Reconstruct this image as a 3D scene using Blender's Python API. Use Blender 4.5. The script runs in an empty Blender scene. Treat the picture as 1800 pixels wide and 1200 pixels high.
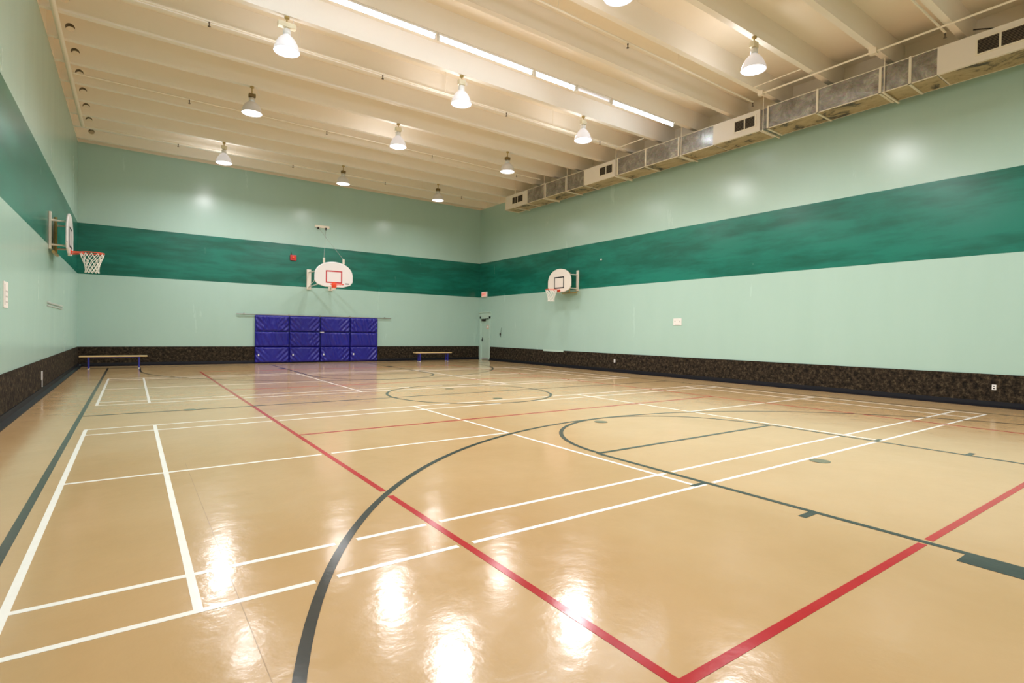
import bpy, bmesh, math, random
from mathutils import Vector, Matrix
random.seed(7)
C = bpy.context.scene.collection
SC = bpy.context.scene
PI = math.pi

# ------------------------------------------------------------------ camera
cam_d = bpy.data.cameras.new('camera'); cam = bpy.data.objects.new('camera', cam_d); C.objects.link(cam)
cam_d.sensor_width = 36.0; cam_d.lens = 940.68 / 1800 * 36; cam_d.clip_start = 0.05; cam_d.clip_end = 200
yaw, pitch, roll = 0.6182, -0.0158, 0.0157
f0 = Vector((math.sin(yaw), math.cos(yaw), 0)); r0 = Vector((math.cos(yaw), -math.sin(yaw), 0)); u0 = Vector((0, 0, 1))
fw = math.cos(pitch) * f0 + math.sin(pitch) * u0; u2 = math.cos(pitch) * u0 - math.sin(pitch) * f0
rt = math.cos(roll) * r0 + math.sin(roll) * u2; up = math.cos(roll) * u2 - math.sin(roll) * r0
m = Matrix((rt, up, -fw)).transposed().to_4x4(); m.translation = (0, 0, 1.37)
cam.matrix_world = m
SC.camera = cam

# ------------------------------------------------------------------ world, exposure, lamp powers
w = bpy.data.worlds.new('world'); SC.world = w; w.use_nodes = True
w.node_tree.nodes['Background'].inputs[0].default_value = (0.02, 0.02, 0.02, 1)
SC.view_settings.view_transform = 'Standard'; SC.view_settings.look = 'None'
SC.view_settings.gamma = 1; SC.view_settings.use_curve_mapping = False
SC.view_settings.exposure = 0.0
P_BRIGHT, P_DIM, P_GLOW = 82.0, 34.0, 10.0
SC.cycles.max_bounces = 16; SC.cycles.diffuse_bounces = 10
LAMP_COL = (1.0, 0.98, 1.02); TUBE_COL = (0.82, 0.88, 1.0)

# ------------------------------------------------------------------ dimensions
XL, XR, YB, YF = -1.495, 14.474, 23.298, -3.0
ZR, ZC = 7.587, 8.10          # underside of ribs, underside of slab
ZT, ZB, ZD = 4.873, 3.154, 0.679

# ------------------------------------------------------------------ material helpers
def mat(name, col, rough=.5, metal=0.0, emis=None, estr=0.0, spec=None):
    m = bpy.data.materials.new(name); m.use_nodes = True
    b = m.node_tree.nodes['Principled BSDF']
    b.inputs['Base Color'].default_value = (*col, 1); b.inputs['Roughness'].default_value = rough
    b.inputs['Metallic'].default_value = metal
    if spec is not None: b.inputs['Specular IOR Level'].default_value = spec
    if emis: b.inputs['Emission Color'].default_value = (*emis, 1); b.inputs['Emission Strength'].default_value = estr
    return m
class NT:
    def __init__(s, m): s.m = m; s.t = m.node_tree; s.b = s.t.nodes['Principled BSDF']
    def n(s, typ, **k):
        nd = s.t.nodes.new(typ)
        for a, v in k.items(): setattr(nd, a, v)
        return nd
    def l(s, a, b): s.t.links.new(a, b)
    def pos(s, scale=(1, 1, 1)):
        g = s.n('ShaderNodeNewGeometry'); mp = s.n('ShaderNodeMapping')
        mp.inputs['Scale'].default_value = scale; s.l(g.outputs['Position'], mp.inputs['Vector']); return mp.outputs[0]
    def noise(s, scale, detail=4, rough=.5, vec=None, dist=0):
        nd = s.n('ShaderNodeTexNoise'); nd.inputs['Scale'].default_value = scale; nd.inputs['Detail'].default_value = detail
        nd.inputs['Roughness'].default_value = rough; nd.inputs['Distortion'].default_value = dist
        if vec is not None: s.l(vec, nd.inputs['Vector'])
        return nd.outputs['Fac']
    def ramp(s, fac, stops):
        r = s.n('ShaderNodeValToRGB'); e = r.color_ramp.elements
        while len(e) < len(stops): e.new(.5)
        for el, (p, c) in zip(e, stops): el.position = p; el.color = (*c, 1) if len(c) == 3 else c
        s.l(fac, r.inputs[0]); return r.outputs[0]
    def mix(s, fac, a, b, mode='MIX'):
        x = s.n('ShaderNodeMix', data_type='RGBA', blend_type=mode)
        for i, v in ((0, fac), (6, a), (7, b)):
            if isinstance(v, bpy.types.NodeSocket): s.l(v, x.inputs[i])
            else: x.inputs[i].default_value = v if i == 0 else (*v, 1)
        return x.outputs[2]
    def math(s, op, a, b=None):
        x = s.n('ShaderNodeMath', operation=op)
        for i, v in enumerate((a, b)):
            if v is None: continue
            if isinstance(v, bpy.types.NodeSocket): s.l(v, x.inputs[i])
            else: x.inputs[i].default_value = v
        return x.outputs[0]
    def bump(s, h, strength, dist=.02):
        x = s.n('ShaderNodeBump'); x.inputs['Strength'].default_value = strength; x.inputs['Distance'].default_value = dist
        s.l(h, x.inputs['Height']); s.l(x.outputs[0], s.b.inputs['Normal']); return x

# painted walls: two greens in bands, semi gloss, roller streaks
M_wall = mat('painted_wall', (.45, .63, .5), .3); t = NT(M_wall)
g = t.n('ShaderNodeNewGeometry'); sp = t.n('ShaderNodeSeparateXYZ'); t.l(g.outputs['Position'], sp.inputs[0])
z = sp.outputs[2]
band = t.math('MULTIPLY', t.math('GREATER_THAN', z, ZB), t.math('LESS_THAN', z, ZT))
streak = t.noise(1.0, 5, .6, t.pos((1.6, 1.6, .35)))
blot = t.noise(1.0, 5, .62, t.pos((.45, .45, 2.4)), .15)
pale = t.mix(streak, (.395, .575, .495), (.435, .615, .54))
dark = t.mix(t.ramp(blot, [(.38, (0, 0, 0)), (.62, (1, 1, 1))]), (.004, .110, .072), (.010, .185, .130))
upper = t.math('GREATER_THAN', z, ZR + .0)
t.l(t.mix(upper, t.mix(band, pale, dark), (.86, .78, .66)), t.b.inputs['Base Color'])
t.l(t.ramp(streak, [(.2, (.25,) * 3), (.8, (.28,) * 3)]), t.b.inputs['Roughness'])
h = t.math('ADD', t.math('MULTIPLY', t.math('MULTIPLY', blot, .8), band), t.math('ADD', t.math('MULTIPLY', streak, .3), t.math('MULTIPLY', t.noise(6, 1, .5, t.pos()), .05)))
t.bump(h, .09, .03)

# floor: tan sheet flooring, waxed
M_floor = mat('sheet_floor', (.6, .4, .2), .16); t = NT(M_floor)
n1 = t.noise(.5, 6, .6, t.pos((1.0, 1.0, 1))); n2 = t.noise(5, 5, .65, t.pos((1, .5, 1)), .6)
c = t.mix(t.ramp(n1, [(.35, (0, 0, 0)), (.65, (1, 1, 1))]), (.50, .318, .142), (.56, .372, .182))
c = t.mix(t.math('MULTIPLY', n2, .35), c, (.60, .40, .20))
t.l(c, t.b.inputs['Base Color'])
t.l(t.ramp(t.noise(2.2, 6, .7, t.pos()), [(.35, (.12,) * 3), (.75, (.20,) * 3)]), t.b.inputs['Roughness'])
h = t.math('ADD', t.noise(1.3, 3, .5, t.pos((1, 1, 1))), t.math('MULTIPLY', t.noise(12, 3, .6, t.pos((1, 1, 1))), .20))
t.bump(h, .28, .02)
t.b.inputs['Specular IOR Level'].default_value = 1.0

def line_mat(name, col):
    m = mat(name, col, .17); t = NT(m)
    t.l(t.mix(t.noise(6, 5, .6, t.pos()), col, tuple(min(1, x * 1.25 + .01) for x in col)), t.b.inputs['Base Color'])
    h = t.math('ADD', t.noise(1.3, 3, .5, t.pos()), t.math('MULTIPLY', t.noise(9, 3, .6, t.pos()), .16)); t.bump(h, .2, .02); t.b.inputs['Specular IOR Level'].default_value = .35
    return m
M_lw = line_mat('white_line_paint', (.86, .83, .76)); M_lb = line_mat('black_line_paint', (.03, .035, .032)); M_lr = line_mat('red_line_paint', (.38, .003, .010))
M_dot = line_mat('olive_dot_paint', (.12, .11, .06)); M_seam = line_mat('seam_dirt', (.36, .24, .13))

M_carpet = mat('speckled_carpet', (.03, .02, .01), .95, spec=.1); t = NT(M_carpet)
c = t.ramp(t.noise(11, 6, .8, t.pos()), [(.38, (.008, .007, .006)), (.52, (.035, .026, .017)), (.64, (.10, .075, .045))])
t.l(c, t.b.inputs['Base Color']); t.bump(t.noise(60, 3, .6, t.pos()), .5, .01)
M_cove = mat('black_rubber_cove', (.006, .006, .009), .5, spec=.25)

M_ceil = mat('cream_ceiling_paint', (.78, .62, .40), .5); t = NT(M_ceil)
t.l(t.mix(t.noise(.8, 4, .6, t.pos()), (.86, .78, .65), (.90, .83, .71)), t.b.inputs['Base Color']); t.bump(t.noise(8, 4, .6, t.pos()), .15, .01)
M_rib = mat('cream_rib_paint', (.8, .7, .52), .45); t = NT(M_rib)
t.l(t.mix(t.noise(.9, 4, .6, t.pos()), (.87, .81, .72), (.91, .86, .78)), t.b.inputs['Base Color']); t.bump(t.noise(10, 4, .6, t.pos()), .12, .01)
M_pipe = mat('cream_pipe_paint', (.86, .78, .64), .35)

M_galv = mat('galvanised_steel', (.4, .4, .4), .35, .75); t = NT(M_galv)
vo = t.n('ShaderNodeTexVoronoi'); vo.inputs['Scale'].default_value = 22
c = t.ramp(t.noise(3.2, 7, .75, t.pos(), .6), [(.35, (.20, .19, .17)), (.55, (.36, .34, .31)), (.72, (.62, .59, .52))])
t.l(t.mix(.08, c, vo.outputs['Color'], 'OVERLAY'), t.b.inputs['Base Color'])
t.l(t.ramp(t.noise(5, 4, .6), [(.3, (.25,) * 3), (.7, (.5,) * 3)]), t.b.inputs['Roughness'])
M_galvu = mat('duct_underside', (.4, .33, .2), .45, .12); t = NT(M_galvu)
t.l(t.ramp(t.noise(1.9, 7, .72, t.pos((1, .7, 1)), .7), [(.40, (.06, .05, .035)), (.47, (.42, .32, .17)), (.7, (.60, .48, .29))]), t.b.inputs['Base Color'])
M_flange = mat('duct_flange_metal', (.80, .74, .60), .4, .1)
M_ductw = mat('duct_cream_paint', (.80, .74, .64), .45)
M_dark = mat('dark_recess', (.015, .012, .010), .8); M_louv = mat('louvre_metal', (.22, .17, .10), .5)
M_white = mat('white_enamel', (.85, .84, .82), .3)
M_board = mat('backboard_white', (.86, .84, .85), .25); M_board2 = mat('backboard_off_white', (.80, .74, .66), .3)
M_orange = mat('rim_orange', (.85, .09, .03), .35); M_red = mat('red_paint', (.55, .03, .04), .4)
M_black = mat('black_paint', (.02, .02, .02), .5); M_net = mat('net_cord', (.86, .86, .80), .8)
M_post = mat('post_cream', (.78, .72, .62), .35); M_brass = mat('bracket_tan', (.45, .33, .12), .4)
M_cable = mat('steel_cable', (.35, .35, .33), .4, .4)
M_vinyl = mat('blue_vinyl', (.02, .016, .24), .3); t = NT(M_vinyl)
wv = t.noise(3.0, 3, .6, t.pos((3.4, 1, 1.2)), .5); t.bump(wv, .4, .04)
t.l(t.mix(t.noise(2, 3, .5), (.010, .008, .22), (.018, .015, .30)), t.b.inputs['Base Color'])
M_wood = mat('varnished_plank', (.70, .50, .24), .3); t = NT(M_wood)
t.l(t.mix(t.noise(3, 5, .6, t.pos((1, 12, 12))), (.62, .42, .18), (.80, .60, .32)), t.b.inputs['Base Color'])
M_blueleg = mat('blue_steel_leg', (.03, .03, .30), .35)
M_door = mat('pale_green_door_paint', (.46, .62, .53), .35); M_frame = mat('pale_green_frame_paint', (.50, .66, .57), .35)
M_alum = mat('aluminium', (.7, .7, .68), .35, .6)
M_paper = mat('paper', (.80, .78, .74), .7); M_ink = mat('ink_grey', (.3, .28, .26), .7)
M_exit = mat('exit_sign_face', (.8, .5, .42), .4, emis=(1, .55, .45), estr=.35)
M_exitred = mat('exit_sign_red', (.6, .03, .02), .4, emis=(.9, .04, .02), estr=.5)
M_dome_b = mat('lit_glass_reflector', (.75, .74, .78), .25, emis=(1, .95, .98), estr=.28)
M_dome_d = mat('spun_metal_reflector', (.74, .72, .72), .3, .2)
M_lens_b = mat('lamp_glow', (1, 1, 1), .5, emis=(1, .96, .90), estr=9.0)
M_lens_d = mat('lamp_glow_dim', (1, 1, 1), .5, emis=(1, .97, .92), estr=4.0)
M_tube = mat('fluorescent_tube', (1, 1, 1), .5, emis=(.74, .85, 1.0), estr=20.0)
M_tubedim = mat('faint_fluorescent_tube', (.8, .8, .85), .4, emis=(.85, .85, 1.0), estr=.7)
M_ballast = mat('ballast_box_cream', (.78, .70, .50), .4); M_brown = mat('brown_collar', (.16, .10, .02), .5)
M_sprk = mat('sprinkler_brass', (.10, .07, .04), .5)

# ------------------------------------------------------------------ mesh helpers
class MB:
    def __init__(s): s.v = []; s.f = []; s.mi = []; s.sm = []
    def _add(s, vs, fs, mi=0, sm=False):
        o = len(s.v); s.v += [tuple(v) for v in vs]
        for f in fs: s.f.append(tuple(o + i for i in f)); s.mi.append(mi); s.sm.append(sm)
        return s
    def box(s, x0, x1, y0, y1, z0, z1, mi=0):
        vs = [(x0, y0, z0), (x1, y0, z0), (x1, y1, z0), (x0, y1, z0), (x0, y0, z1), (x1, y0, z1), (x1, y1, z1), (x0, y1, z1)]
        return s._add(vs, [(0, 3, 2, 1), (4, 5, 6, 7), (0, 1, 5, 4), (1, 2, 6, 5), (2, 3, 7, 6), (3, 0, 4, 7)], mi)
    def bbox(s, x0, x1, y0, y1, z0, z1, b=.006, mi=0):   # box with chamfered edges
        bm = bmesh.new(); bmesh.ops.create_cube(bm, size=1)
        for v in bm.verts:
            v.co = Vector(((x0 + x1) / 2 + v.co.x * (x1 - x0), (y0 + y1) / 2 + v.co.y * (y1 - y0), (z0 + z1) / 2 + v.co.z * (z1 - z0)))
        bmesh.ops.bevel(bm, geom=bm.edges[:] + bm.verts[:], offset=b, segments=2, profile=.6, affect='EDGES')
        bm.verts.index_update()
        s._add([v.co.copy() for v in bm.verts], [[v.index for v in f.verts] for f in bm.faces], mi); bm.free(); return s
    def tube(s, a, b, r, n=8, mi=0, r2=None):
        a = Vector(a); b = Vector(b); d = (b - a).normalized()
        q = d.to_track_quat('Z', 'Y'); r2 = r if r2 is None else r2; vs = []
        for p, rr in ((a, r), (b, r2)):
            for k in range(n):
                an = 2 * PI * k / n; vs.append(p + q @ Vector((rr * math.cos(an), rr * math.sin(an), 0)))
        fs = [(k, (k + 1) % n, n + (k + 1) % n, n + k) for k in range(n)]
        s._add(vs, fs, mi, True); s._add(vs[:n], [tuple(range(n))[::-1]], mi); s._add(vs[n:], [tuple(range(n))], mi)
        return s
    def path(s, pts, r, n=8, mi=0):
        for a, b in zip(pts, pts[1:]): s.tube(a, b, r, n, mi)
        return s
    def lathe(s, prof, c, n=24, mi=0, close=False):
        vs = []; fs = []; k = len(prof)
        for i in range(n):
            an = 2 * PI * i / n
            for r, zz in prof: vs.append((c[0] + r * math.cos(an), c[1] + r * math.sin(an), c[2] + zz))
        for i in range(n):
            j = (i + 1) % n
            for p in range(k - 1): fs.append((i * k + p, j * k + p, j * k + p + 1, i * k + p + 1))
        return s._add(vs, fs, mi, True)
    def prism(s, pts, a, b, axis='y', mi=0):   # polygon pts (u,v) extruded from a to b along axis
        f = {'y': lambda u, v, t: (u, t, v), 'x': lambda u, v, t: (t, u, v), 'z': lambda u, v, t: (u, v, t)}[axis]
        n = len(pts); vs = [f(u, v, a) for u, v in pts] + [f(u, v, b) for u, v in pts]
        fs = [tuple(range(n)), tuple(range(n, 2 * n))[::-1]] + [(k, k + n, (k + 1) % n + n, (k + 1) % n) for k in range(n)]
        return s._add(vs, fs, mi)
    def mesh(s, name, mats, off=(0, 0, 0)):
        me = bpy.data.meshes.new(name)
        me.from_pydata([(v[0] - off[0], v[1] - off[1], v[2] - off[2]) for v in s.v], [], s.f)
        if not isinstance(mats, (list, tuple)): mats = [mats]
        for mm in mats: me.materials.append(mm)
        me.polygons.foreach_set('material_index', s.mi); me.polygons.foreach_set('use_smooth', s.sm)
        bm = bmesh.new(); bm.from_mesh(me); bmesh.ops.recalc_face_normals(bm, faces=bm.faces[:]); bm.to_mesh(me); bm.free()
        return me
    def build(s, name, mats, parent=None, off=None):
        wo = Vector(off) if off is not None else (parent_world(parent) if parent else Vector((0, 0, 0)))
        o = bpy.data.objects.new(name, s.mesh(name, mats, wo)); C.objects.link(o)
        if parent: o.parent = parent
        else: o.location = wo
        return o
def parent_world(p):
    v = Vector((0, 0, 0))
    while p: v += p.location; p = p.parent
    return v
def tag(o, label, cat, group=None, kind=None):
    if label: o['label'] = label
    if cat: o['category'] = cat
    if group: o['group'] = group
    if kind: o['kind'] = kind
    return o
def thing(name, label, cat, loc=(0, 0, 0), group=None):
    o = bpy.data.objects.new(name, None); C.objects.link(o); o.location = loc; o.empty_display_size = .2
    return tag(o, label, cat, group)
def struct(o, label, cat): return tag(o, label, cat, kind='structure')
def kids(o): return [c for c in bpy.data.objects if c.parent == o]
def copy_tree(o, parent=None):
    c = o.copy(); C.objects.link(c); c.parent = parent
    for ch in kids(o): copy_tree(ch, c)
    return c

# ================================================================== room shell
TH = .25
floor = MB().box(XL - TH, XR + TH, YF - TH, YB + TH, -.3, 0).build('floor', M_floor); struct(floor, 'waxed tan sheet gym floor with painted court lines', 'floor')
# left, front walls; right wall has the door opening cut out
wl = MB().box(XL - TH, XL, YF - TH, YB + TH, 0, ZR).build('wall_left', M_wall); struct(wl, 'left wall, pale green with dark green band, nearest the camera', 'wall')
wb = MB().box(XL, XR, YB, YB + TH, 0, ZC).build('wall_back', M_wall); struct(wb, 'far end wall, pale green with dark green band, behind blue mats', 'wall')
wf = MB().box(XL, XR, YF - TH, YF, 0, ZC).build('wall_front', M_wall); struct(wf, 'end wall behind the camera, pale green with dark band', 'wall')
DY0, DY1, DZ = 22.27, 23.10, 2.12
wr = MB()
wr.box(XR, XR + TH, YF - TH, DY0, 0, ZC).box(XR, XR + TH, DY1, YB + TH, 0, ZC).box(XR, XR + TH, DY0, DY1, DZ, ZC).box(XR + .12, XR + TH, DY0, DY1, 0, DZ)
wr = wr.build('wall_right', M_wall); struct(wr, 'long right wall, pale green with dark green band under the duct', 'wall')
ceil = MB().box(XL - TH, XR + TH, YF - TH, YB + TH, ZC, ZC + .25).build('ceiling', M_ceil); struct(ceil, 'cream painted concrete ceiling with deep ribs', 'ceiling')
fill = MB().box(XL - TH, XL, YF - TH, YB + TH, ZR, ZC).build('trim_1', M_ceil); struct(fill, 'cream ceiling edge above the left wall', 'trim')

# ribs with a round hole near the left end
def rib_mesh():
    b = MB(); hw, tw = .065, .085
    def seg(x0, x1):
        b._add([(x0, -hw, ZR), (x1, -hw, ZR), (x1, hw, ZR), (x0, hw, ZR), (x0, -tw, ZC), (x1, -tw, ZC), (x1, tw, ZC), (x0, tw, ZC)],
               [(0, 3, 2, 1), (0, 1, 5, 4), (1, 2, 6, 5), (2, 3, 7, 6), (3, 0, 4, 7)])
    hx, hz, hr = -1.11, 7.845, .085; x0, x1 = hx - .25, hx + .25
    seg(XL, x0); seg(x1, XR)
    N = 24; ring = []; sq = []
    for k in range(N):
        a = 2 * PI * k / N + PI / 4; cx, cz = math.cos(a), math.sin(a)
        ring.append((hx + hr * cx, hz + hr * cz))
        s_ = 1 / max(abs(cx), abs(cz)); zz = hz + (ZC - hz if cz > 0 else hz - ZR) * cz * s_
        sq.append((hx + .25 * cx * s_, zz))
    def y_at(zz): return hw + (tw - hw) * (zz - ZR) / (ZC - ZR)
    for sg in (-1, 1):
        vs = [(x, sg * y_at(zz), zz) for x, zz in ring] + [(x, sg * y_at(zz), zz) for x, zz in sq]
        b._add(vs, [(k, (k + 1) % N, N + (k + 1) % N, N + k) for k in range(N)])
    b._add([(x, -y_at(zz), zz) for x, zz in ring] + [(x, y_at(zz), zz) for x, zz in ring], [(k, (k + 1) % N, N + (k + 1) % N, N + k) for k in range(N)], 1)
    b._add([(x0, -hw, ZR), (x1, -hw, ZR), (x1, hw, ZR), (x0, hw, ZR)], [(0, 1, 2, 3)])
    return b.mesh('rib', [M_rib, M_brown])
RIB = [11.42 + 1.27 * k for k in range(10)] + [11.42 - 1.28 * k for k in range(1, 12)]
RIB = sorted(y for y in RIB if YF < y < YB - .1)
rm = rib_mesh()
for y in RIB:
    o = bpy.data.objects.new('rib', rm); C.objects.link(o); o.parent = ceil; o.location = (0, y, 0)

# carpet wainscot and coves
def wains(name, b, lab):
    o = b.build(name, M_carpet); struct(o, lab, 'wainscot'); return o
o = wains('trim_2', MB().bbox(XL, XL + .025, YF, YB, .10, ZD, .006), 'dark speckled carpet strip along foot of left wall')
o = wains('trim_3', MB().bbox(XL + .025, XR, YB - .025, YB, .08, ZD, .006), 'dark speckled carpet strip along foot of far wall')
b = MB().bbox(XR - .025, XR, YF, 16.67, .10, ZD, .006).bbox(XR - .025, XR, 18.0, DY0 - .08, .10, ZD, .006).bbox(XR - .025, XR, 16.67, 18.0, .10, ZD - .06, .006)
wains('trim_4', b, 'dark speckled carpet strip along foot of right wall')
wains('trim_5', MB().bbox(XL + .025, XR - .025, YF, YF + .025, .10, ZD, .006), 'dark speckled carpet strip along foot of the wall behind camera')
# coves: L profile
def cove(pts, a, b_, axis): return MB().prism(pts, a, b_, axis)
p = [(0, 0), (.13, 0), (.13, .02), (.055, .045), (.04, .12), (0, .12)]
o = cove([(XL + u, v) for u, v in p], YF, YB, 'y').build('baseboard_left', M_cove); struct(o, 'black stepped skirting along the left wall', 'baseboard')
o = cove([(XR - u * .75, v) for u, v in p], YF, DY0 - .06, 'y').build('baseboard_right', M_cove); struct(o, 'black skirting along the right wall', 'baseboard')
o = cove([(YB - u * .75, v) for u, v in p], XL + .1, XR, 'x').build('baseboard_back', M_cove); struct(o, 'black skirting along the far wall', 'baseboard')
o = cove([(YF + u, v) for u, v in p], XL + .13, XR - .1, 'x').build('baseboard_front', M_cove); struct(o, 'black skirting behind the camera', 'baseboard')
# pale patch panel where the wall paint dips into the carpet
o = MB().bbox(XR - .012, XR, 16.67, 18.0, ZD - .06, ZD + .02, .002).build('trim_6', M_frame); struct(o, 'pale green boarded patch under the right hoop', 'panel')

# door on right wall
dr = thing('door_1', 'pale green steel exit door in far right corner', 'door', (XR, DY0, 0)); dr['kind'] = 'structure'
MB().box(XR + .035, XR + .08, DY0 + .05, DY1 - .05, .012, DZ - .05).build('door_leaf', M_door, dr)
fr = MB().box(XR - .03, XR + .1, DY0 - .06, DY0 + .05, 0, DZ + .06).box(XR - .03, XR + .1, DY1 - .05, DY1 + .06, 0, DZ + .06).box(XR - .03, XR + .1, DY0 - .06, DY1 + .06, DZ - .05, DZ + .06)
fr.build('door_frame', M_frame, dr)
MB().box(XR - .06, XR, DY0 - .10, DY1 + .10, 2.36, 2.42).box(XR - .035, XR, DY0 - .08, DY1 + .1, DZ + .06, 2.36).build('head_ledge', M_frame, dr)
MB().bbox(XR - .05, XR + .034, DY1 - .40, DY1 - .12, DZ - .17, DZ - .08, .01).tube((XR - .03, DY1 - .3, DZ - .09), (XR - .12, DY1 - .6, DZ - .06), .012).tube((XR - .12, DY1 - .6, DZ - .06), (XR - .0, DY0 + .04, DZ - .04), .012).build('door_closer', M_dark, dr)
MB().tube((XR + .034, DY1 - .12, 1.0), (XR - .03, DY1 - .12, 1.0), .012).tube((XR - .03, DY1 - .12, 1.0), (XR - .03, DY1 - .25, 1.02), .012).bbox(XR + .02, XR + .036, DY1 - .15, DY1 - .09, .93, 1.12, .003).build('door_handle', M_dark, dr)
MB().box(XR + .025, XR + .036, DY0 + .05, DY1 - .05, .03, .10).build('kick_strip', M_alum, dr)
MB().tube((XR + .03, DY0 + .07, .93), (XR - .01, DY0 + .07, 1.1), .018).build('hinge', M_dark, dr)
tag(MB().bbox(XR + .031, XR + .035, 22.42, 22.62, 1.55, 1.76, .001).box(XR + .029, XR + .031, 22.455, 22.585, 1.60, 1.71, 1).build('door_notice', [mat('orange_ring_paper', (.75, .42, .30), .7), M_paper], off=(XR, 22.5, 1.6)), 'small orange bordered paper notice stuck on the corner door', 'notice')
o = MB().box(XR - .03, XR, 21.28, 21.36, 1.24, 1.36).tube((XR - .012, 21.28, 1.36), (XR - .012, 21.22, 1.62), .006).tube((XR - .02, 21.3, 1.24), (XR - .02, 21.27, 1.16), .01).build('key_switch', M_dark, off=(XR, 21.3, 1.3))
tag(o, 'small dark switch with cord on right wall beside the corner door', 'switch')

# ================================================================== floor markings (flat paint, children of the floor)
BCX = 6.25
def rect(b, x0, x1, y0, y1, zt, mi=0): b.box(x0, x1, y0, y1, -.0005, zt, mi)
arcs = []   # (cx, cy, r, a0, a1) black arcs for gap tests
blk_seg = []; red_seg = []
ZW, ZRd, ZBk = .0010, .0014, .0018
def d_black(x, y):
    d = 9
    for (x0, y0, x1, y1) in blk_seg: d = min(d, seg_d(x, y, x0, y0, x1, y1))
    for (cx, cy, r, a0, a1) in arcs:
        a = math.degrees(math.atan2(y - cy, x - cx)) % 360
        if a0 <= a <= a1 or a0 <= a + 360 <= a1: d = min(d, abs(math.hypot(x - cx, y - cy) - r))
    return d
def seg_d(x, y, x0, y0, x1, y1):
    dx, dy = x1 - x0, y1 - y0; tt = max(0, min(1, ((x - x0) * dx + (y - y0) * dy) / (dx * dx + dy * dy)))
    return math.hypot(x - x0 - tt * dx, y - y0 - tt * dy)
def d_red(x, y): return min(seg_d(x, y, *s_) for s_ in red_seg)
def straight(name, x0, y0, x1, y1, wd, zt, m, tests=()):
    L = math.hypot(x1 - x0, y1 - y0); n = int(L / .01); keep = []; st = None
    for i in range(n + 1):
        tt = i / n; x = x0 + (x1 - x0) * tt; y = y0 + (y1 - y0) * tt
        ok = all(fn(x, y) > g_ for fn, g_ in tests)
        if ok and st is None: st = tt
        if (not ok or i == n) and st is not None:
            keep.append((st, tt)); st = None
    b = MB(); hw = wd / 2
    for a, c_ in keep:
        if (c_ - a) * L < .03: continue
        xa, ya, xb, yb = x0 + (x1 - x0) * a, y0 + (y1 - y0) * a, x0 + (x1 - x0) * c_, y0 + (y1 - y0) * c_
        if abs(x1 - x0) > abs(y1 - y0): b.box(min(xa, xb), max(xa, xb), ya - hw, ya + hw, 0, zt)
        else: b.box(xa - hw, xa + hw, min(ya, yb), max(ya, yb), 0, zt)
    if b.v: return b.build(name, m, floor)
WB, WR, WW = .055, .052, .042
FT1, FT2, HC1, HC2 = 4.42, 16.25, .25, 20.4
blk_seg += [(-.63, -1.4, -.63, 22.2), (13.13, -1.4, 13.13, 22.2), (-.63, 10.4, 13.13, 10.4), (-.63, -1.4, 13.13, -1.4), (-.63, 22.2, 13.13, 22.2)]
for X in (4.38, 8.12): blk_seg += [(X, -1.4, X, FT1), (X, FT2, X, 22.2)]
blk_seg += [(4.38, FT1, 8.12, FT1), (4.38, FT2, 8.12, FT2)]
R3 = 6.02
arcs += [(BCX, HC1, R3, 0, 180), (BCX, FT1, 1.84, 0, 180), (BCX, 10.4, 1.83, 0, 360), (BCX, HC2, R3, 180, 360), (BCX, FT2, 1.84, 180, 360)]
red_seg += [(1.76, 1.3, 1.76, 19.3), (10.76, 1.3, 10.76, 19.3), (1.76, 1.3, 10.76, 1.3), (1.76, 19.3, 10.76, 19.3), (1.76, 7.25, 10.76, 7.25), (1.76, 13.35, 10.76, 13.35)]
def black_straight(s_): straight('basketball_line', *s_, WB, ZBk + blk_seg.index(s_) * 2e-5, M_lb)
for s_ in list(blk_seg): black_straight(s_)
for k, (cx, cy, r, a0, a1) in enumerate(arcs):
    b = MB(); n = 96; vs = []
    zt = ZBk + .0004 + k * 3e-5
    for i in range(n + 1):
        a = math.radians(a0 + (a1 - a0) * i / n)
        for rr in (r - WB / 2, r + WB / 2): vs.append((cx + rr * math.cos(a), cy + rr * math.sin(a), zt))
    b._add(vs, [(2 * i, 2 * i + 1, 2 * i + 3, 2 * i + 2) for i in range(n)])
    b.build('basketball_arc', M_lb, floor)
# straight tails of the three point arcs down to the base lines
for cx in (BCX - R3, BCX + R3):
    for (ya, yb) in ((-1.4, HC1), (HC2, 22.2)): straight('basketball_line', cx, ya, cx, yb, WB, ZBk + .0003, M_lb)
for s_ in red_seg: straight('volleyball_line', *s_, WR, ZRd + red_seg.index(s_) * 2e-5, M_lr, ((d_black, .052),))
wt = ((d_black, .056), (d_red, .056))
for (ya, yb) in ((2.965, 9.02), (11.70, 17.60)):
    e = .46; mid = (ya + yb) / 2; k = [0]
    def wl_(x0, y0, x1, y1, z_=0): 
        k[0] += 1; straight('badminton_line', x0, y0, x1, y1, WW, ZW + k[0] * 1.5e-5, M_lw, wt)
    for y in (ya, ya + e, yb - e, yb): wl_(-.5, y, 12.92, y)
    for x in (-.49, .27, 12.15, 12.91): wl_(x, ya, x, yb)
    for x in (4.22, 8.24): wl_(x, ya, x, yb)
    wl_(-.49, mid, 4.22, mid); wl_(8.24, mid, 12.91, mid)
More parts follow.
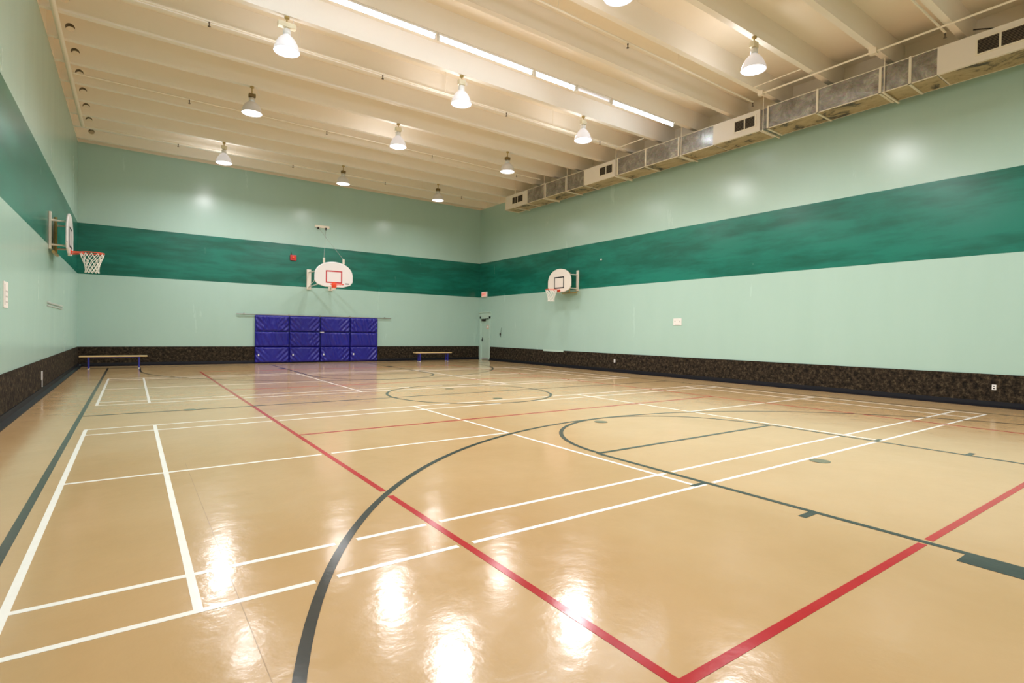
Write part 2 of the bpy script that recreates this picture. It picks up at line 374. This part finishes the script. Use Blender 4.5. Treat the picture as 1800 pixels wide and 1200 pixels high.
# lane space marks
for s_, X in ((-1, 4.38), (1, 8.12)):
    for fy, sg in ((0, 1), (1, -1)):
        for yy, hh in ((3.0, .05), (2.02, .06)):
            Y = yy if not fy else 20.65 - yy
            MB().box(X if s_ > 0 else X - .2, X + .2 if s_ > 0 else X, Y - hh / 2, Y + hh / 2, 0, ZBk + .0002).build('lane_mark', M_lb, floor)
        Y0, Y1 = (.68, 1.08) if not fy else (19.55, 19.95)
        MB().box(X if s_ > 0 else X - .2, X + .2 if s_ > 0 else X, Y0, Y1, 0, ZBk + .0002).build('lane_mark', M_lb, floor)
for (x, y) in ((6.25, 2.84), (6.0, 6.0), (6.27, 11.4), (6.24, 9.26), (.8, 10.4), (6.25, 17.9)):
    b = MB(); n = 32; b._add([(x + .105 * math.cos(2 * PI * i / n), y + .105 * math.sin(2 * PI * i / n), .0027) for i in range(n)], [tuple(range(n))]); b.build('floor_dot', M_dot, floor)
MB().box(.448, .452, -2.8, 6.3, 0, .0005).build('floor_seam', M_seam, floor)

# ================================================================== high bay lamps
def lamp_proto(bright, longbox=False):
    n = 'high_bay_lamp'; g = None
    root = thing(n, '', 'ceiling lamp', (0, 0, 0))
    z0 = 6.9
    # everything relative to rim centre at origin, rib underside at +0.687
    top = ZR - z0
    if bright: prof = [(.245, 0), (.25, .015), (.24, .05), (.222, .10), (.198, .16), (.165, .22), (.125, .27), (.085, .305), (.065, .33)]
    else: prof = [(.245, 0), (.25, .012), (.232, .03), (.225, .09), (.205, .16), (.165, .225), (.115, .265), (.07, .285)]
    inn = [(r - .008, zz + .0) for r, zz in prof][::-1]
    MB().lathe(prof + inn, (0, 0, 0), 32).build('reflector', M_dome_b if bright else M_dome_d, root)
    b = MB(); N = 32; b._add([(.236 * math.cos(2 * PI * i / N), .236 * math.sin(2 * PI * i / N), .012) for i in range(N)], [tuple(range(N))])
    b.build('lens', M_lens_b if bright else M_lens_d, root)
    zt = prof[-1][1]
    MB().lathe([(0, zt + .10), (.075, zt + .10), (.075, zt), (.06, zt - .01), (0, zt - .01)], (0, 0, 0), 20).build('socket', M_white if bright else M_alum, root)
    if longbox: MB().bbox(-.17, .17, -.055, .055, top - .22, top - .12, .01).build('ballast_box', M_ballast, root)
    elif bright: MB().bbox(-.085, .085, -.055, .055, top - .23, top - .11, .01).build('ballast_box', M_ballast, root)
    else: MB().bbox(-.08, .08, -.06, .06, zt + .12, zt + .21, .01).build('ballast_box', M_brown, root)
    MB().tube((0, 0, zt + .09), (0, 0, zt + .13), .03, 10).build('yoke', M_ballast, root)
    MB().tube((0, 0, zt + .12), (0, 0, top - .001), .015, 8).build('stem', M_brass, root)
    MB().lathe([(0, 0), (.05, 0), (.05, -.03), (.03, -.045), (0, -.045)], (0, 0, top), 12).build('canopy', M_brass, root)
    b = MB(); pts = [Vector((.16 + .03 * math.sin(t_ * 5), .05, top - .16 + .16 * t_ - .05 * math.sin(t_ * PI))) for t_ in [i / 8 for i in range(9)]]
    b.path(pts, .006, 5).build('power_cord', M_white, root)
    return root
pb, pd, pl = lamp_proto(True), lamp_proto(False), lamp_proto(True, True)
LX = [2.5, 6.5, 10.5]; LY = [1.2, 6.27, 11.42, 15.2, 20.31]
DIM = {(0, 3), (1, 4), (2, 3), (2, 4)}
lab = {(0, 2): 'glowing bell-shaped high bay lamp with long cream ballast box, nearest of left row',
       (0, 3): 'grey dome high bay lamp with brown collar, middle one of the left row',
       (0, 4): 'small glowing high bay lamp at the far end of the left row',
       (1, 1): 'glowing high bay lamp cut off by the top edge of the photo',
       (1, 2): 'glowing high bay lamp hanging just below the fluorescent strip, middle row',
       (1, 3): 'glowing high bay lamp in the middle row, second nearest below the fluorescent strip',
       (1, 4): 'small grey dome high bay lamp at the far end of the middle row',
       (2, 1): 'glowing high bay lamp nearest the camera in right row, above the duct',
       (2, 2): 'glowing high bay lamp close to where the fluorescent strip ends at the duct',
       (2, 3): 'grey dome high bay lamp in the right row, left of the second duct grille',
       (2, 4): 'smallest grey dome high bay lamp, near the far right corner of the hall'}
OUT = {(0, 0): 'high bay lamp nearest the camera over the left wall, out of the frame', (1, 0): 'high bay lamp behind the camera in the middle row, out of the frame',
       (2, 0): 'high bay lamp behind the camera beside the duct, out of the frame', (0, 1): 'high bay lamp above the camera in the left row, out of the frame'}
used = set()
for i, x in enumerate(LX):
    for j, y in enumerate(LY):
        dim = (i, j) in DIM; pr = pl if (i, j) == (0, 2) else pd if dim else pb
        o = pr if pr.name not in used else copy_tree(pr); used.add(pr.name)
        o.location = (x, y, 6.9)
        o['label'] = lab.get((i, j)) or OUT[(i, j)]; o['group'] = 'high bay lamps under the ceiling ribs'
        ld = bpy.data.lights.new('lamp_light', 'AREA'); ld.shape = 'DISK'; ld.size = .42; ld.spread = math.radians(164); ld.energy = P_DIM if dim else P_BRIGHT; ld.color = LAMP_COL
        lo = bpy.data.objects.new('lamp_light', ld); C.objects.link(lo); lo.parent = o; lo.location = (0, 0, -.005)
        if not dim:   # light leaking up through the glass reflector
            ld = bpy.data.lights.new('lamp_glow', 'POINT'); ld.shadow_soft_size = .12; ld.energy = P_GLOW; ld.color = LAMP_COL
            lo = bpy.data.objects.new('lamp_glow', ld); C.objects.link(lo); lo.parent = o; lo.location = (0, .30, .15)

# ================================================================== fluorescent strip along the rib at y=10.14
RY = 10.14
tubes = [(-1.12, .02), (.08, 2.58), (2.64, 5.14), (5.19, 7.68), (7.74, 9.03), (9.07, 10.26), (10.31, 12.86)]
TL = ['lit fluorescent strip above the left wall top, out of the frame', 'lit fluorescent strip just beyond the top edge of the photo', 'lit fluorescent strip cut by the top edge, first in the row',
      'long lit fluorescent strip, second in the row from the top edge', 'short lit fluorescent strip in the middle of the row', 'faint thin unlit-looking fluorescent strip between two lit ones', 'long lit fluorescent strip ending beside the duct']
for (a, b_), l in zip(tubes, TL):
    faint = 'faint' in l
    t = thing('fluorescent_strip', l, 'ceiling light', ((a + b_) / 2, RY, ZR), 'fluorescent strips under one rib')
    MB().bbox(a, b_, RY - .05, RY + .05, ZR - .045, ZR, .006).build('housing', M_white, t)
    r = .018 if faint else .032; zc = ZR - .045 - r - .012
    MB().tube((a + .04, RY, zc), (b_ - .04, RY, zc), r, 12).build('tube', M_tubedim if faint else M_tube, t)
    for x in (a + .02, b_ - .02): MB().bbox(x - .02, x + .02, RY - .03, RY + .03, zc - .045, ZR - .044, .005).build('end_cap', M_white, t)

# ================================================================== sprinkler pipework
sp_ = thing('sprinkler_pipework', 'cream main pipe along the left wall top with branch pipes across the ribs', 'pipework', (-1.25, 12, 7.52))
PZ = 7.535
MB().tube((-1.25, -2.9, PZ), (-1.25, 21.2, PZ), .05, 12).build('main_pipe', M_pipe, sp_)
for k, Y in enumerate((21.2, 16.95, 12.42, 7.93, 3.85)):
    xe = 13.3
    z = PZ - .0
    b = MB().tube((-1.25, Y, z), (xe, Y, z), .022, 8)
    br = b.build('branch_pipe', M_pipe, sp_)
    for X in (1.25, 4.9, 8.52, 12.15) if Y > 8 else (1.25, 4.9, 8.52, 13.28):
        MB().tube((X, Y, z - .01), (X, Y, z - .05), .016, 8).tube((X, Y, z - .05), (X, Y, z - .10), .011, 6).lathe([(0, -.115), (.03, -.112), (.03, -.106), (0, -.103)], (X, Y, z), 10).build('sprinkler_head', M_sprk, br)
    for X in (.1, 3.0, 6.6, 10.2): MB().tube((X, Y, z + .01), (X, Y, ZC), .006, 6).build('hanger_rod', M_pipe, br)
cd_ = thing('conduit_run', 'thin cream conduit running above the duct across the near ribs', 'conduit', (12.96, 5, 7.5))
MB().tube((12.96, -2.9, 7.52), (12.96, 7.5, 7.52), .022, 8).build('conduit', M_pipe, cd_)
MB().bbox(12.9, 13.02, 7.45, 7.58, 7.47, ZR, .008).build('junction_box', M_pipe, cd_)
MB().bbox(12.9, 13.02, 4.93, 5.08, 7.47, ZR, .008).build('junction_box', M_pipe, cd_)
o = MB().tube((12.55, 6.33, 7.55), (12.55, 7.5, 7.55), .014, 6).build('conduit_link', M_pipe, off=(12.55, 6.9, 7.55)); tag(o, 'short cream conduit bridging two ribs right of the nearest glowing lamp', 'conduit')
o = MB().tube((13.1, 11.45, 7.55), (13.1, 12.6, 7.55), .016, 6).build('conduit_link', M_pipe, off=(13.1, 12, 7.55)); tag(o, 'short cream conduit bridging two ribs above the second duct grille', 'conduit')
b = MB(); pts = [Vector((13.9 + .1 * math.sin(i * .6), 2.5 + i * .13, 7.62 - .10 * math.sin(i / 8 * PI))) for i in range(9)]
b.path(pts, .012, 6); o = b.build('loose_cable', M_dark, off=(13.9, 3, 7.5)); tag(o, 'loose dark cable sagging above the white end of the duct', 'cable')
o = MB().bbox(13.75, 13.95, 3.45, 3.65, 7.42, 7.50, .01).build('cable_box', M_galv, off=(13.85, 3.5, 7.42)); tag(o, 'small grey junction box on top of the duct near the loose cable', 'box')

# ================================================================== air duct
DX0, DX1, DZ0, DZ1 = 13.56, 14.28, 6.83, 7.40
duct = thing('air_duct', 'long rectangular galvanised duct with white grille boxes along the right wall', 'air duct', (13.86, 11, DZ0))
secs = [(19.72, 18.12, 'w'), (18.12, 16.9, 'g'), (16.9, 15.65, 'g'), (15.65, 14.62, 'g'), (14.62, 13.1, 'w'), (12.98, 11.75, 'g'), (11.75, 10.46, 'g'), (10.46, 9.28, 'g'), (9.28, 7.88, 'w'), (7.66, 6.42, 'g'), (6.42, 5.08, 'g'), (5.08, 4.52, 'g'), (4.52, 4.05, 'g'), (4.05, 1.4, 'w'), (1.4, 0.1, 'g'), (0.1, -1.2, 'g'), (-1.2, -2.9, 'g')]
M_sec = [M_galv, M_galvu]
for (ya, yb, kd) in secs:
    b = MB()
    b.box(DX0, DX1, yb, ya, DZ0, DZ1, 0)
    b.mi[-6] = 1                                   # underside panel
    if kd == 'g':
        # pressed diagonal crease on face
        cy, cz = (ya + yb) / 2, (DZ0 + DZ1) / 2
        b._add([(DX0 - .001, yb + .03, DZ0 + .03), (DX0 - .001, ya - .03, DZ0 + .03), (DX0 - .001, ya - .03, DZ1 - .03), (DX0 - .001, yb + .03, DZ1 - .03), (DX0 - .012, cy, cz)], [(0, 1, 4), (1, 2, 4), (2, 3, 4), (3, 0, 4)])
        b.build('duct_section', M_sec, duct)
    else:
        b.v = []; b.f = []; b.mi = []; b.sm = []
        b.bbox(DX0 - .012, DX1, yb, ya, DZ0 + .008, DZ1 + .005, .008)
        b.box(DX0 + .05, DX1 - .02, yb + .04, ya - .04, DZ0, DZ0 + .012, 1)
        o = b.build('grille_box', [M_ductw, M_galvu], duct); o['label'] = 'cream painted duct box holding a grille'
# the box at 13.1-12.98 and 7.88-7.66 are narrow collars
for (ya, yb) in ((13.1, 12.98), (7.88, 7.66)):
    MB().box(DX0 + .03, DX1 - .02, yb, ya, DZ0 + .03, DZ1 - .02).build('duct_collar', M_galv, duct)
# flanges and edge strips
for y in (19.70, 18.12, 16.9, 15.65, 14.62, 12.98, 11.75, 10.46, 7.66, 6.42, 5.08, 4.52, 1.4, .1, -1.2):
    MB().box(DX0 - .022, DX0, y - .025, y + .025, DZ0 - .02, DZ1 + .01).box(DX0 - .022, DX1 + .015, y - .025, y + .025, DZ0 - .022, DZ0).box(DX1, DX1 + .02, y - .02, y + .02, DZ0 - .02, DZ1).build('flange', M_flange, duct)
e_ = MB()
for (ya, yb, kd) in secs:
    if kd == 'g': e_.box(DX0 - .008, DX0 + .006, yb, ya, DZ0 - .006, DZ0 + .014).box(DX0 - .008, DX0 + .006, yb, ya, DZ1 - .012, DZ1 + .005)
    e_.box(DX1 - .006, DX1 + .008, yb, ya, DZ0 - .006, DZ0 + .010)
e_.build('edge_strip', M_flange, duct)
# grilles: two openings each with louvres
for (ya, yb) in ((19.18, 18.42), (13.82, 13.22), (8.60, 8.02), (3.40, 2.72)):
    z0, z1 = DZ0 + .17, DZ0 + .44; ym = (ya + yb) / 2; X = DX0 - .012
    g_ = MB().bbox(X - .014, X + .001, yb - .03, ya + .03, z0 - .03, z0, .002).bbox(X - .014, X + .001, yb - .03, ya + .03, z1, z1 + .03, .002)
    for y in (yb - .015, ym, ya + .015): g_.bbox(X - .0142, X + .001, y - .017, y + .017, z0 - .001, z1 + .001, .002)
    g = g_.build('grille', M_flange, duct)
    MB().box(X - .002, X + .0005, yb, ya, z0, z1).build('grille_opening', M_dark, g)
    lv = MB()
    for k in range(9):
        zz = z0 + .015 + k * .029
        lv._add([(X - .003, yb, zz + .012), (X - .011, yb, zz), (X - .011, ya, zz), (X - .003, ya, zz + .012)], [(0, 1, 2, 3)])
    o = lv.build('louvres', M_louv, g); o['kind'] = 'stuff'
# hangers: rods from the ribs plus a cross bar
for y in (18.95, 16.95, 15.55, 13.03, 10.35, 7.77, 4.99, 2.4, -.2):
    rb = min(RIB, key=lambda q: abs(q - y))
    MB().tube((DX0 - .04, y, DZ0 - .04), (DX0 - .04, y, ZR if abs(rb - y) < .08 else ZC), .010, 6).tube((DX1 + .05, y, DZ0 - .04), (DX1 + .05, y, ZC), .010, 6).box(DX0 - .06, DX1 + .07, y - .02, y + .02, DZ0 - .05, DZ0 - .022).build('hanger', M_pipe, duct)

# ================================================================== basketball hoops
def fan(w_, h_, n=28):     # outline of a fan backboard, z from 0 (bottom) to h_
    hw = w_ / 2; pts = [(-.33, 0), (.33, 0), (.60, .085), (hw, .20), (hw, .40)]
    for i in range(1, n):
        a = PI * i / n; pts.append((hw * math.cos(a), .40 + (h_ - .40) * math.sin(a) ** .92))
    pts.append((-hw, .40)); pts.append((-hw, .20)); pts.append((-.60, .085)); return pts
def make_hoop(name, label, loc, rz, mb, mark, net=True, detail='side', group=None):
    """local frame: board front face at y=0 facing -y, rim centre at (0,-.39,0); wall at y=wall"""
    root = thing(name, label, 'basketball hoop', loc, group); root.rotation_euler = (0, 0, rz)
    old = parent_world
    def bl(b, nm, m_, par=root):
        o = bpy.data.objects.new(nm, b.mesh(nm, m_)); C.objects.link(o); o.parent = par; return o
    zb = -.06
    b = MB(); pts = fan(1.38, .90)
    b.prism([(x, zz + zb) for x, zz in pts], 0.0, .012, 'y')
    # rolled rim round the edge
    n = len(pts)
    for i in range(n):
        (x0, z0), (x1, z1) = pts[i], pts[(i + 1) % n]; b.tube((x0 * .985, .022, z0 * .985 + zb + .006), (x1 * .985, .022, z1 * .985 + zb + .006), .024, 6)
    bd = bl(b, 'backboard', mb)
    b = MB(); t_ = .045; x_ = .30; za, zc_ = zb + .13, zb + .13 + .46
    b.box(-x_, x_, -.004, 0, za, za + t_).box(-x_, x_, -.004, 0, zc_ - t_, zc_).box(-x_, -x_ + t_, -.0042, 0, za, zc_).box(x_ - t_, x_, -.0042, 0, za, zc_)
    bl(b, 'target_square', mark, bd)
    rimz = 0; cy = -.39
    b = MB(); R_, r_ = .23, .011; vs = []; N, K = 40, 8
    for i in range(N):
        a = 2 * PI * i / N
        for k in range(K):
            q = 2 * PI * k / K; rr = R_ + r_ * math.cos(q); vs.append((rr * math.cos(a), cy + rr * math.sin(a), rimz + r_ * math.sin(q)))
    b._add(vs, [(i * K + k, ((i + 1) % N) * K + k, ((i + 1) % N) * K + (k + 1) % K, i * K + (k + 1) % K) for i in range(N) for k in range(K)], 0, True)
    if net:
        b.prism([(-.10, -.012), (.10, -.012), (.13, -.17), (-.13, -.17)], rimz - .012, rimz + .004, 'z')
        b.bbox(-.09, .09, -.02, -.001, rimz - .06, rimz + .03, .004)
        b.tube((-.08, -.015, rimz - .055), (-.17, -.24, rimz - .008), .009, 6).tube((.08, -.015, rimz - .055), (.17, -.24, rimz - .008), .009, 6)
    else:
        b.tube((-.05, -.02, rimz + .05), (-.035, -.17, rimz - .01), .016, 6).tube((.05, -.02, rimz + .05), (.035, -.17, rimz - .01), .016, 6).bbox(-.09, .09, -.02, -.001, rimz - .10, rimz + .10, .004)
    for i in range(12):
        a = 2 * PI * (i + .5) / 12; b.tube((.225 * math.cos(a), cy + .225 * math.sin(a), rimz - .008), (.225 * math.cos(a), cy + .225 * math.sin(a), rimz - .03), .004, 4)
    bl(b, 'rim', M_orange)
    if net:
        b = MB(); rows = [(0.225, -.02), (.205, -.11), (.172, -.19), (.148, -.27), (.132, -.34), (.128, -.41), (.135, -.46)]
        M_ = 12
        for j in range(len(rows) - 1):
            (ra, za_), (rb_, zb_) = rows[j], rows[j + 1]
            for i in range(M_):
                a0 = 2 * PI * (i + .5 * (j % 2)) / M_
                for s_ in (-1, 1):
                    a1 = a0 + s_ * PI / M_
                    b.tube((ra * math.cos(a0), cy + ra * math.sin(a0), za_), (rb_ * math.cos(a1), cy + rb_ * math.sin(a1), zb_), .0085, 5)
        bl(b, 'net', M_net)
    return root, bl
# side hoops: wall at local y = +d
def side_hoop(label, loc, rz, d, mb, mark):
    root, bl = make_hoop('basketball_hoop', label, loc, rz, mb, mark, group='wall hoops with nets')
    for sx in (-.42, .42):
        bl(MB().bbox(sx - .06, sx + .06, d - .045, d - .002, -.02, .80, .006), 'wall_plate', M_post)
        for zz in (.08, .62):
            bl(MB().tube((sx, d - .04, zz), (sx * .8, .03, zz), .022, 8), 'support_arm', M_post)
    bl(MB().tube((-.36, .04, .62), (.36, .04, .62), .02, 8).tube((-.36, .04, .08), (.36, .04, .08), .02, 8).bbox(-.07, .07, .012, .05, -.10, .50, .006), 'board_frame', M_post)
    bl(MB().bbox(-.44, .44, d - .10, d - .05, -.10, -.05, .006), 'lower_rail', M_brass)
    bl(MB().tube((0, d - .08, -.06), (0, d - .08, .75), .03, 8), 'centre_post', M_brass)
    return root
side_hoop('basketball hoop and net on left wall, seen edge-on from its side', (-1.15, 16.0, 3.09), PI / 2, .345, M_board, M_black)
side_hoop('basketball hoop on right wall, off-white fan backboard with black square', (13.84, 16.3, 3.10), -PI / 2, .634, M_board2, M_black)
# far hoop, reaching out from the back wall on long arms with cables
HX, HY, HZ = 6.1, 20.0, 3.04
root, bl = make_hoop('basketball_hoop', 'white fan backboard with red square reaching out over blue mats', (HX, HY, HZ), 0, M_board, M_red, net=False)
D = YB - HY
for sx, wx in ((-.36, -.05), (.36, .85)):
    bl(MB().bbox(wx - .09, wx + .09, D - .05, D - .002, .02, .86, .008), 'wall_plate', M_post)
    for zz, zo in ((.12, .1), (.74, .55)):
        bl(MB().tube((wx, D - .04, zz), (sx, .04, zo), .024, 8), 'support_arm', M_post)
    bl(MB().tube((wx, D - .05, .14), (sx, .06, .54), .012, 6), 'brace', M_post)
    bl(MB().tube((sx, .05, -.05), (sx, .05, .95), .026, 8).bbox(sx - .035, sx + .035, .02, .08, .80, .98, .006), 'upright_post', M_post)
bl(MB().tube((-.36, .05, .1), (.36, .05, .1), .02, 8).tube((-.36, .05, .55), (.36, .05, .55), .02, 8), 'board_frame', M_post)
bl(MB().bbox(-.10, .06, -.01, .05, -.18, .02, .006), 'latch_bracket', M_post)
bl(MB().bbox(.42, .56, -.006, 0, .055, .085, .001), 'dark_mark', M_black)
px0, px1, pz = 6.40 - HX, 6.72 - HX, 5.68 - HZ
bl(MB().tube((px0, D - .09, pz), (.36, .05, .97), .006, 5), 'cable', M_cable); bl(MB().tube((px1, D - .09, pz), (-.36, .05, .97), .006, 5), 'cable', M_cable)
pb_ = thing('pulley_board', 'small cream timber with two pulleys high above the far backboard', 'pulley', (6.55, YB, 5.7))
MB().bbox(6.27, 6.88, YB - .045, YB - .001, 5.69, 5.80, .006).build('timber', M_pipe, pb_)
for x in (6.40, 6.72):
    MB().tube((x - .02, YB - .08, 5.66), (x + .02, YB - .08, 5.66), .05, 14).tube((x, YB - .045, 5.70), (x, YB - .08, 5.68), .018, 6).build('pulley', M_dark, pb_)

# ================================================================== wall mats
mats_x = [3.98, 5.28, 6.52, 7.80, 9.06]
def mat_panel(x0, x1, z0, z1, yb, th, seed):
    rnd = random.Random(seed); nx, nz = 56, 30; b = MB(); vs = []
    kind = seed % 3
    for j in range(nz + 1):
        for i in range(nx + 1):
            u, v = i / nx, j / nz
            e = min(u, 1 - u) * (x1 - x0); ez = min(v, 1 - v) * (z1 - z0)
            puff = min(1, e / .09) ** .5 * min(1, ez / .06) ** .5
            # gathers fanning out of the corners
            wr_ = 0; row = seed // 10
            sgn = 1
            for cu in (0, 1):
                du = abs(u - cu)
                if row == 1 and kind != 2: continue
                env = max(0, 1 - du / .45) * (1 - .55 * v) * min(1, du / .03)
                wr_ += env * math.sin((du * 1.25 + v * .60) * 30 + seed * 1.3 + 2 * cu) * .030
            if row == 1 or kind == 2: wr_ += .012 * math.sin(u * 44 + v * 6.0 + seed * 2 + 1.6 * math.sin(u * 17 + seed))
            wr_ += .005 * math.sin(u * 21 + seed) * math.sin(v * 9 + seed * 1.7)
            y = yb - th * (.55 + .45 * puff) - wr_ * min(1, puff * 1.2)
            vs.append((x0 + (x1 - x0) * u, y, z0 + (z1 - z0) * v))
    W = nx + 1
    b._add(vs, [(j * W + i, j * W + i + 1, (j + 1) * W + i + 1, (j + 1) * W + i) for j in range(nz) for i in range(nx)], 0, True)
    # sides and back
    bd = [i for i in range(W)] + [j * W + nx for j in range(1, nz + 1)] + [nz * W + i for i in range(nx - 1, -1, -1)] + [j * W for j in range(nz - 1, 0, -1)]
    k = len(b.v); bv = [(vs[i][0], yb, vs[i][2]) for i in bd]; b.v += bv; n = len(bd)
    for q in range(n): b.f.append((bd[q], bd[(q + 1) % n], k + (q + 1) % n, k + q)); b.mi.append(0); b.sm.append(False)
    b.f.append(tuple(range(k, k + n))); b.mi.append(0); b.sm.append(False)
    return b
MY = YB - .03
pos_l = ['leftmost of the four under the bar', 'second from left', 'third from left, by the pale tape patch', 'rightmost, nearest the small bench']
for k in range(4):
    x0, x1 = mats_x[k] + .012, mats_x[k + 1] - .012
    t = thing('gym_mat', 'blue vinyl gym mat on far wall, ' + pos_l[k], 'gym mat', ((x0 + x1) / 2, MY, .04), 'blue gym mats hung on the far wall')
    for r_, (z0, z1) in enumerate(((.03, .655), (.668, 1.275), (1.288, 1.915))):
        mat_panel(x0, x1, z0, z1, MY, .12, k + 10 * r_ + (3 if k == 2 else 0)).build('mat_panel', M_vinyl, t)
    MB().bbox(x0 + .10, x0 + .15, MY - .14, MY - .118, .30, .38, .004).build('velcro_tab', M_white, t)
    MB().box(x0 + .02, x1 - .02, MY - .05, MY, 1.905, 1.93).build('hanging_strap', M_vinyl, t)
o = MB().box(6.50, 6.66, MY - .135, MY - .125, 1.26, 1.29).build('scuff', M_paper, off=(6.55, MY, 1.27)); tag(o, 'pale torn patch of tape at the top seam between the middle mats', 'tape')
br_ = thing('mat_rail', 'thin grey steel bar from which the blue mats hang', 'bar', (6.5, YB, 1.95))
MB().tube((3.33, YB - .06, 1.955), (9.70, YB - .06, 1.955), .020, 8).build('bar', M_cable, br_)
for x in (3.6, 5.28, 6.52, 7.8, 9.4): MB().bbox(x - .02, x + .02, YB - .07, YB - .001, 1.94, 2.0, .004).build('bar_bracket', M_cable, br_)

# ================================================================== benches
def bench(label, x0, x1, y, lx0, lx1):
    t = thing('bench', label, 'bench', ((x0 + x1) / 2, y, 0), 'low benches against the far wall')
    MB().bbox(x0, x1, y - .14, y + .14, .385, .425, .008).build('seat', M_wood, t)
    for x in (lx0, lx1):
        for yy in (y - .10, y + .10):
            l_ = MB().bbox(x - .022, x + .022, yy - .022, yy + .022, .02, .36, .004).build('leg', M_blueleg, t)
            MB().bbox(x - .026, x + .026, yy - .026, yy + .026, 0, .02, .004).build('foot', M_white, l_)
        MB().bbox(x - .03, x + .03, y - .12, y + .12, .36, .385, .003).bbox(x - .012, x + .012, y - .10, y + .10, .17, .20, .003).build('leg_frame', M_blueleg, t)
    MB().bbox(lx0, lx1, y - .02, y + .02, .35, .384, .003).build('seat_rail', M_blueleg, t)
    return t
bench('long low wooden bench on blue legs in far left corner', -1.36, .44, 21.9, -1.12, .21)
bench('low wooden bench on blue legs between blue mats and corner door', 10.45, 12.30, 22.3, 10.68, 12.10)

# ================================================================== small wall fittings
ex = thing('exit_sign', 'small red and white exit sign above the corner door', 'sign', (XR, 22.75, 3.2))
MB().bbox(XR - .07, XR - .001, 22.52, 22.98, 3.15, 3.42, .01).build('case', M_white, ex)
MB().box(XR - .073, XR - .070, 22.54, 22.96, 3.17, 3.40).build('sign_face', M_exit, ex)
cu = bpy.data.curves.new('exit_text', 'FONT'); cu.body = 'EXIT'; cu.size = .19; cu.extrude = .002; cu.align_x = 'CENTER'; cu.align_y = 'CENTER'
to = bpy.data.objects.new('exit_text', cu); C.objects.link(to)
dg = bpy.context.evaluated_depsgraph_get(); me = bpy.data.meshes.new_from_object(to.evaluated_get(dg)); bpy.data.objects.remove(to)
me.materials.clear(); me.materials.append(M_exitred)
me.transform(Matrix.Rotation(-PI / 2, 4, 'Z') @ Matrix.Rotation(PI / 2, 4, 'X')); me.transform(Matrix.Translation((-.076, 0, .085)))
o = bpy.data.objects.new('lettering', me); C.objects.link(o); o.parent = ex

al = thing('fire_alarm', 'small red fire alarm box on the dark green band of far wall', 'alarm', (5.42, YB, 4.25))
MB().bbox(5.30, 5.54, YB - .07, YB - .001, 4.22, 4.44, .012).build('housing', M_red, al)
hn = MB().lathe([(0, 0), (.06, 0), (.06, .02), (0, .03)], (0, 0, 0), 16).build('horn', M_orange, al, off=(0, 0, 0)); hn.location = (0, -.07, .08); hn.rotation_euler = (PI / 2, 0, 0)
MB().tube((5.36, YB - .03, 4.44), (5.33, YB - .01, 4.58), .010, 6).build('feed_cable', M_dark, al)

def notice(name, lab, X, y0, y1, z0, z1, sgn, ink, cat='notice'):
    t = thing(name, lab, cat, (X, (y0 + y1) / 2, z0))
    xa, xb = (X, X + .012) if sgn > 0 else (X - .012, X)
    MB().bbox(xa + .0005 * sgn, xb, y0, y1, z0, z1, .002).build('sheet', M_paper, t)
    b = MB(); xs_ = (xb, xb + .001) if sgn > 0 else (xa - .001, xa)
    for (u0, u1, v0, v1) in ink: b.box(xs_[0], xs_[1], y0 + (y1 - y0) * u0, y0 + (y1 - y0) * u1, z0 + (z1 - z0) * v0, z0 + (z1 - z0) * v1)
    b.build('faint_print', mat('faint_print_grey', (.50, .48, .45), .7), t)
    return t
notice('notice', 'small square white paper notice on the middle of right wall', XR, 10.92, 11.24, 1.70, 1.93, -1, [(.15, .25, .45, .65), (.72, .85, .5, .68), (.2, .8, .15, .22), (.3, .7, .76, .80)])
notice('notice', 'narrow white paper notice on left wall at the photo edge', XL, 10.42, 10.75, 1.62, 2.0, 1, [(.1, .3, .1, .9), (.4, .9, .2, .26), (.4, .9, .4, .46), (.4, .9, .6, .66)])
o = MB().bbox(XL + .0005, XL + .03, 15.3, 18.3, 1.86, 1.90, .004).bbox(XL + .0005, XL + .02, 15.3, 18.3, 1.80, 1.83, .004).build('wall_rail', M_alum, off=(XL, 16.8, 1.8)); tag(o, 'narrow double grey metal rail on left wall below the hoop', 'rail')
def outlet(x, y, z, s_, lab):
    t = thing('wall_socket', lab, 'socket', (x, y, z))
    a, b_ = (x - .012, x - .0005) if s_ < 0 else (x + .0005, x + .012)
    MB().bbox(a, b_, y - .035, y + .035, z - .057, z + .057, .003).build('cover_plate', M_white, t)
    MB().box(a - .001 if s_ < 0 else b_, a if s_ < 0 else b_ + .001, y - .015, y + .015, z + .012, z + .034).box(a - .001 if s_ < 0 else b_, a if s_ < 0 else b_ + .001, y - .015, y + .015, z - .034, z - .012).build('receptacle', M_dark, t)
outlet(XR - .025, 3.2, .41, -1, 'white wall socket in the carpet strip at right, nearest the camera')
outlet(XR - .025, 13.8, .41, -1, 'tiny white wall socket in the carpet strip of the right wall, far one')
o = MB().bbox(XL + .0255, XL + .04, 14.15, 14.25, .28, .46, .003).tube((XL + .035, 14.2, .28), (XL + .035, 14.2, .14), .008, 6, 0).build('wall_socket', M_white, off=(XL, 14.2, .28)); tag(o, 'tall white socket cover with wire in the left carpet strip', 'socket')
o = MB().tube((XR - .004, 2.72, 1.32), (XR - .004, 2.66, 1.24), .004, 5).build('wall_scratch', M_ink, off=(XR, 2.7, 1.3)); tag(o, 'short dark scuff mark low on the pale right wall', 'scuff')
o = MB().tube((XR - .001, 14.6, 4.2), (XR - .03, 14.6, 4.2), .03, 10).build('wall_hook', M_white, off=(XR, 14.6, 4.2)); tag(o, 'tiny white fitting on the green band right of the right hoop', 'fitting')
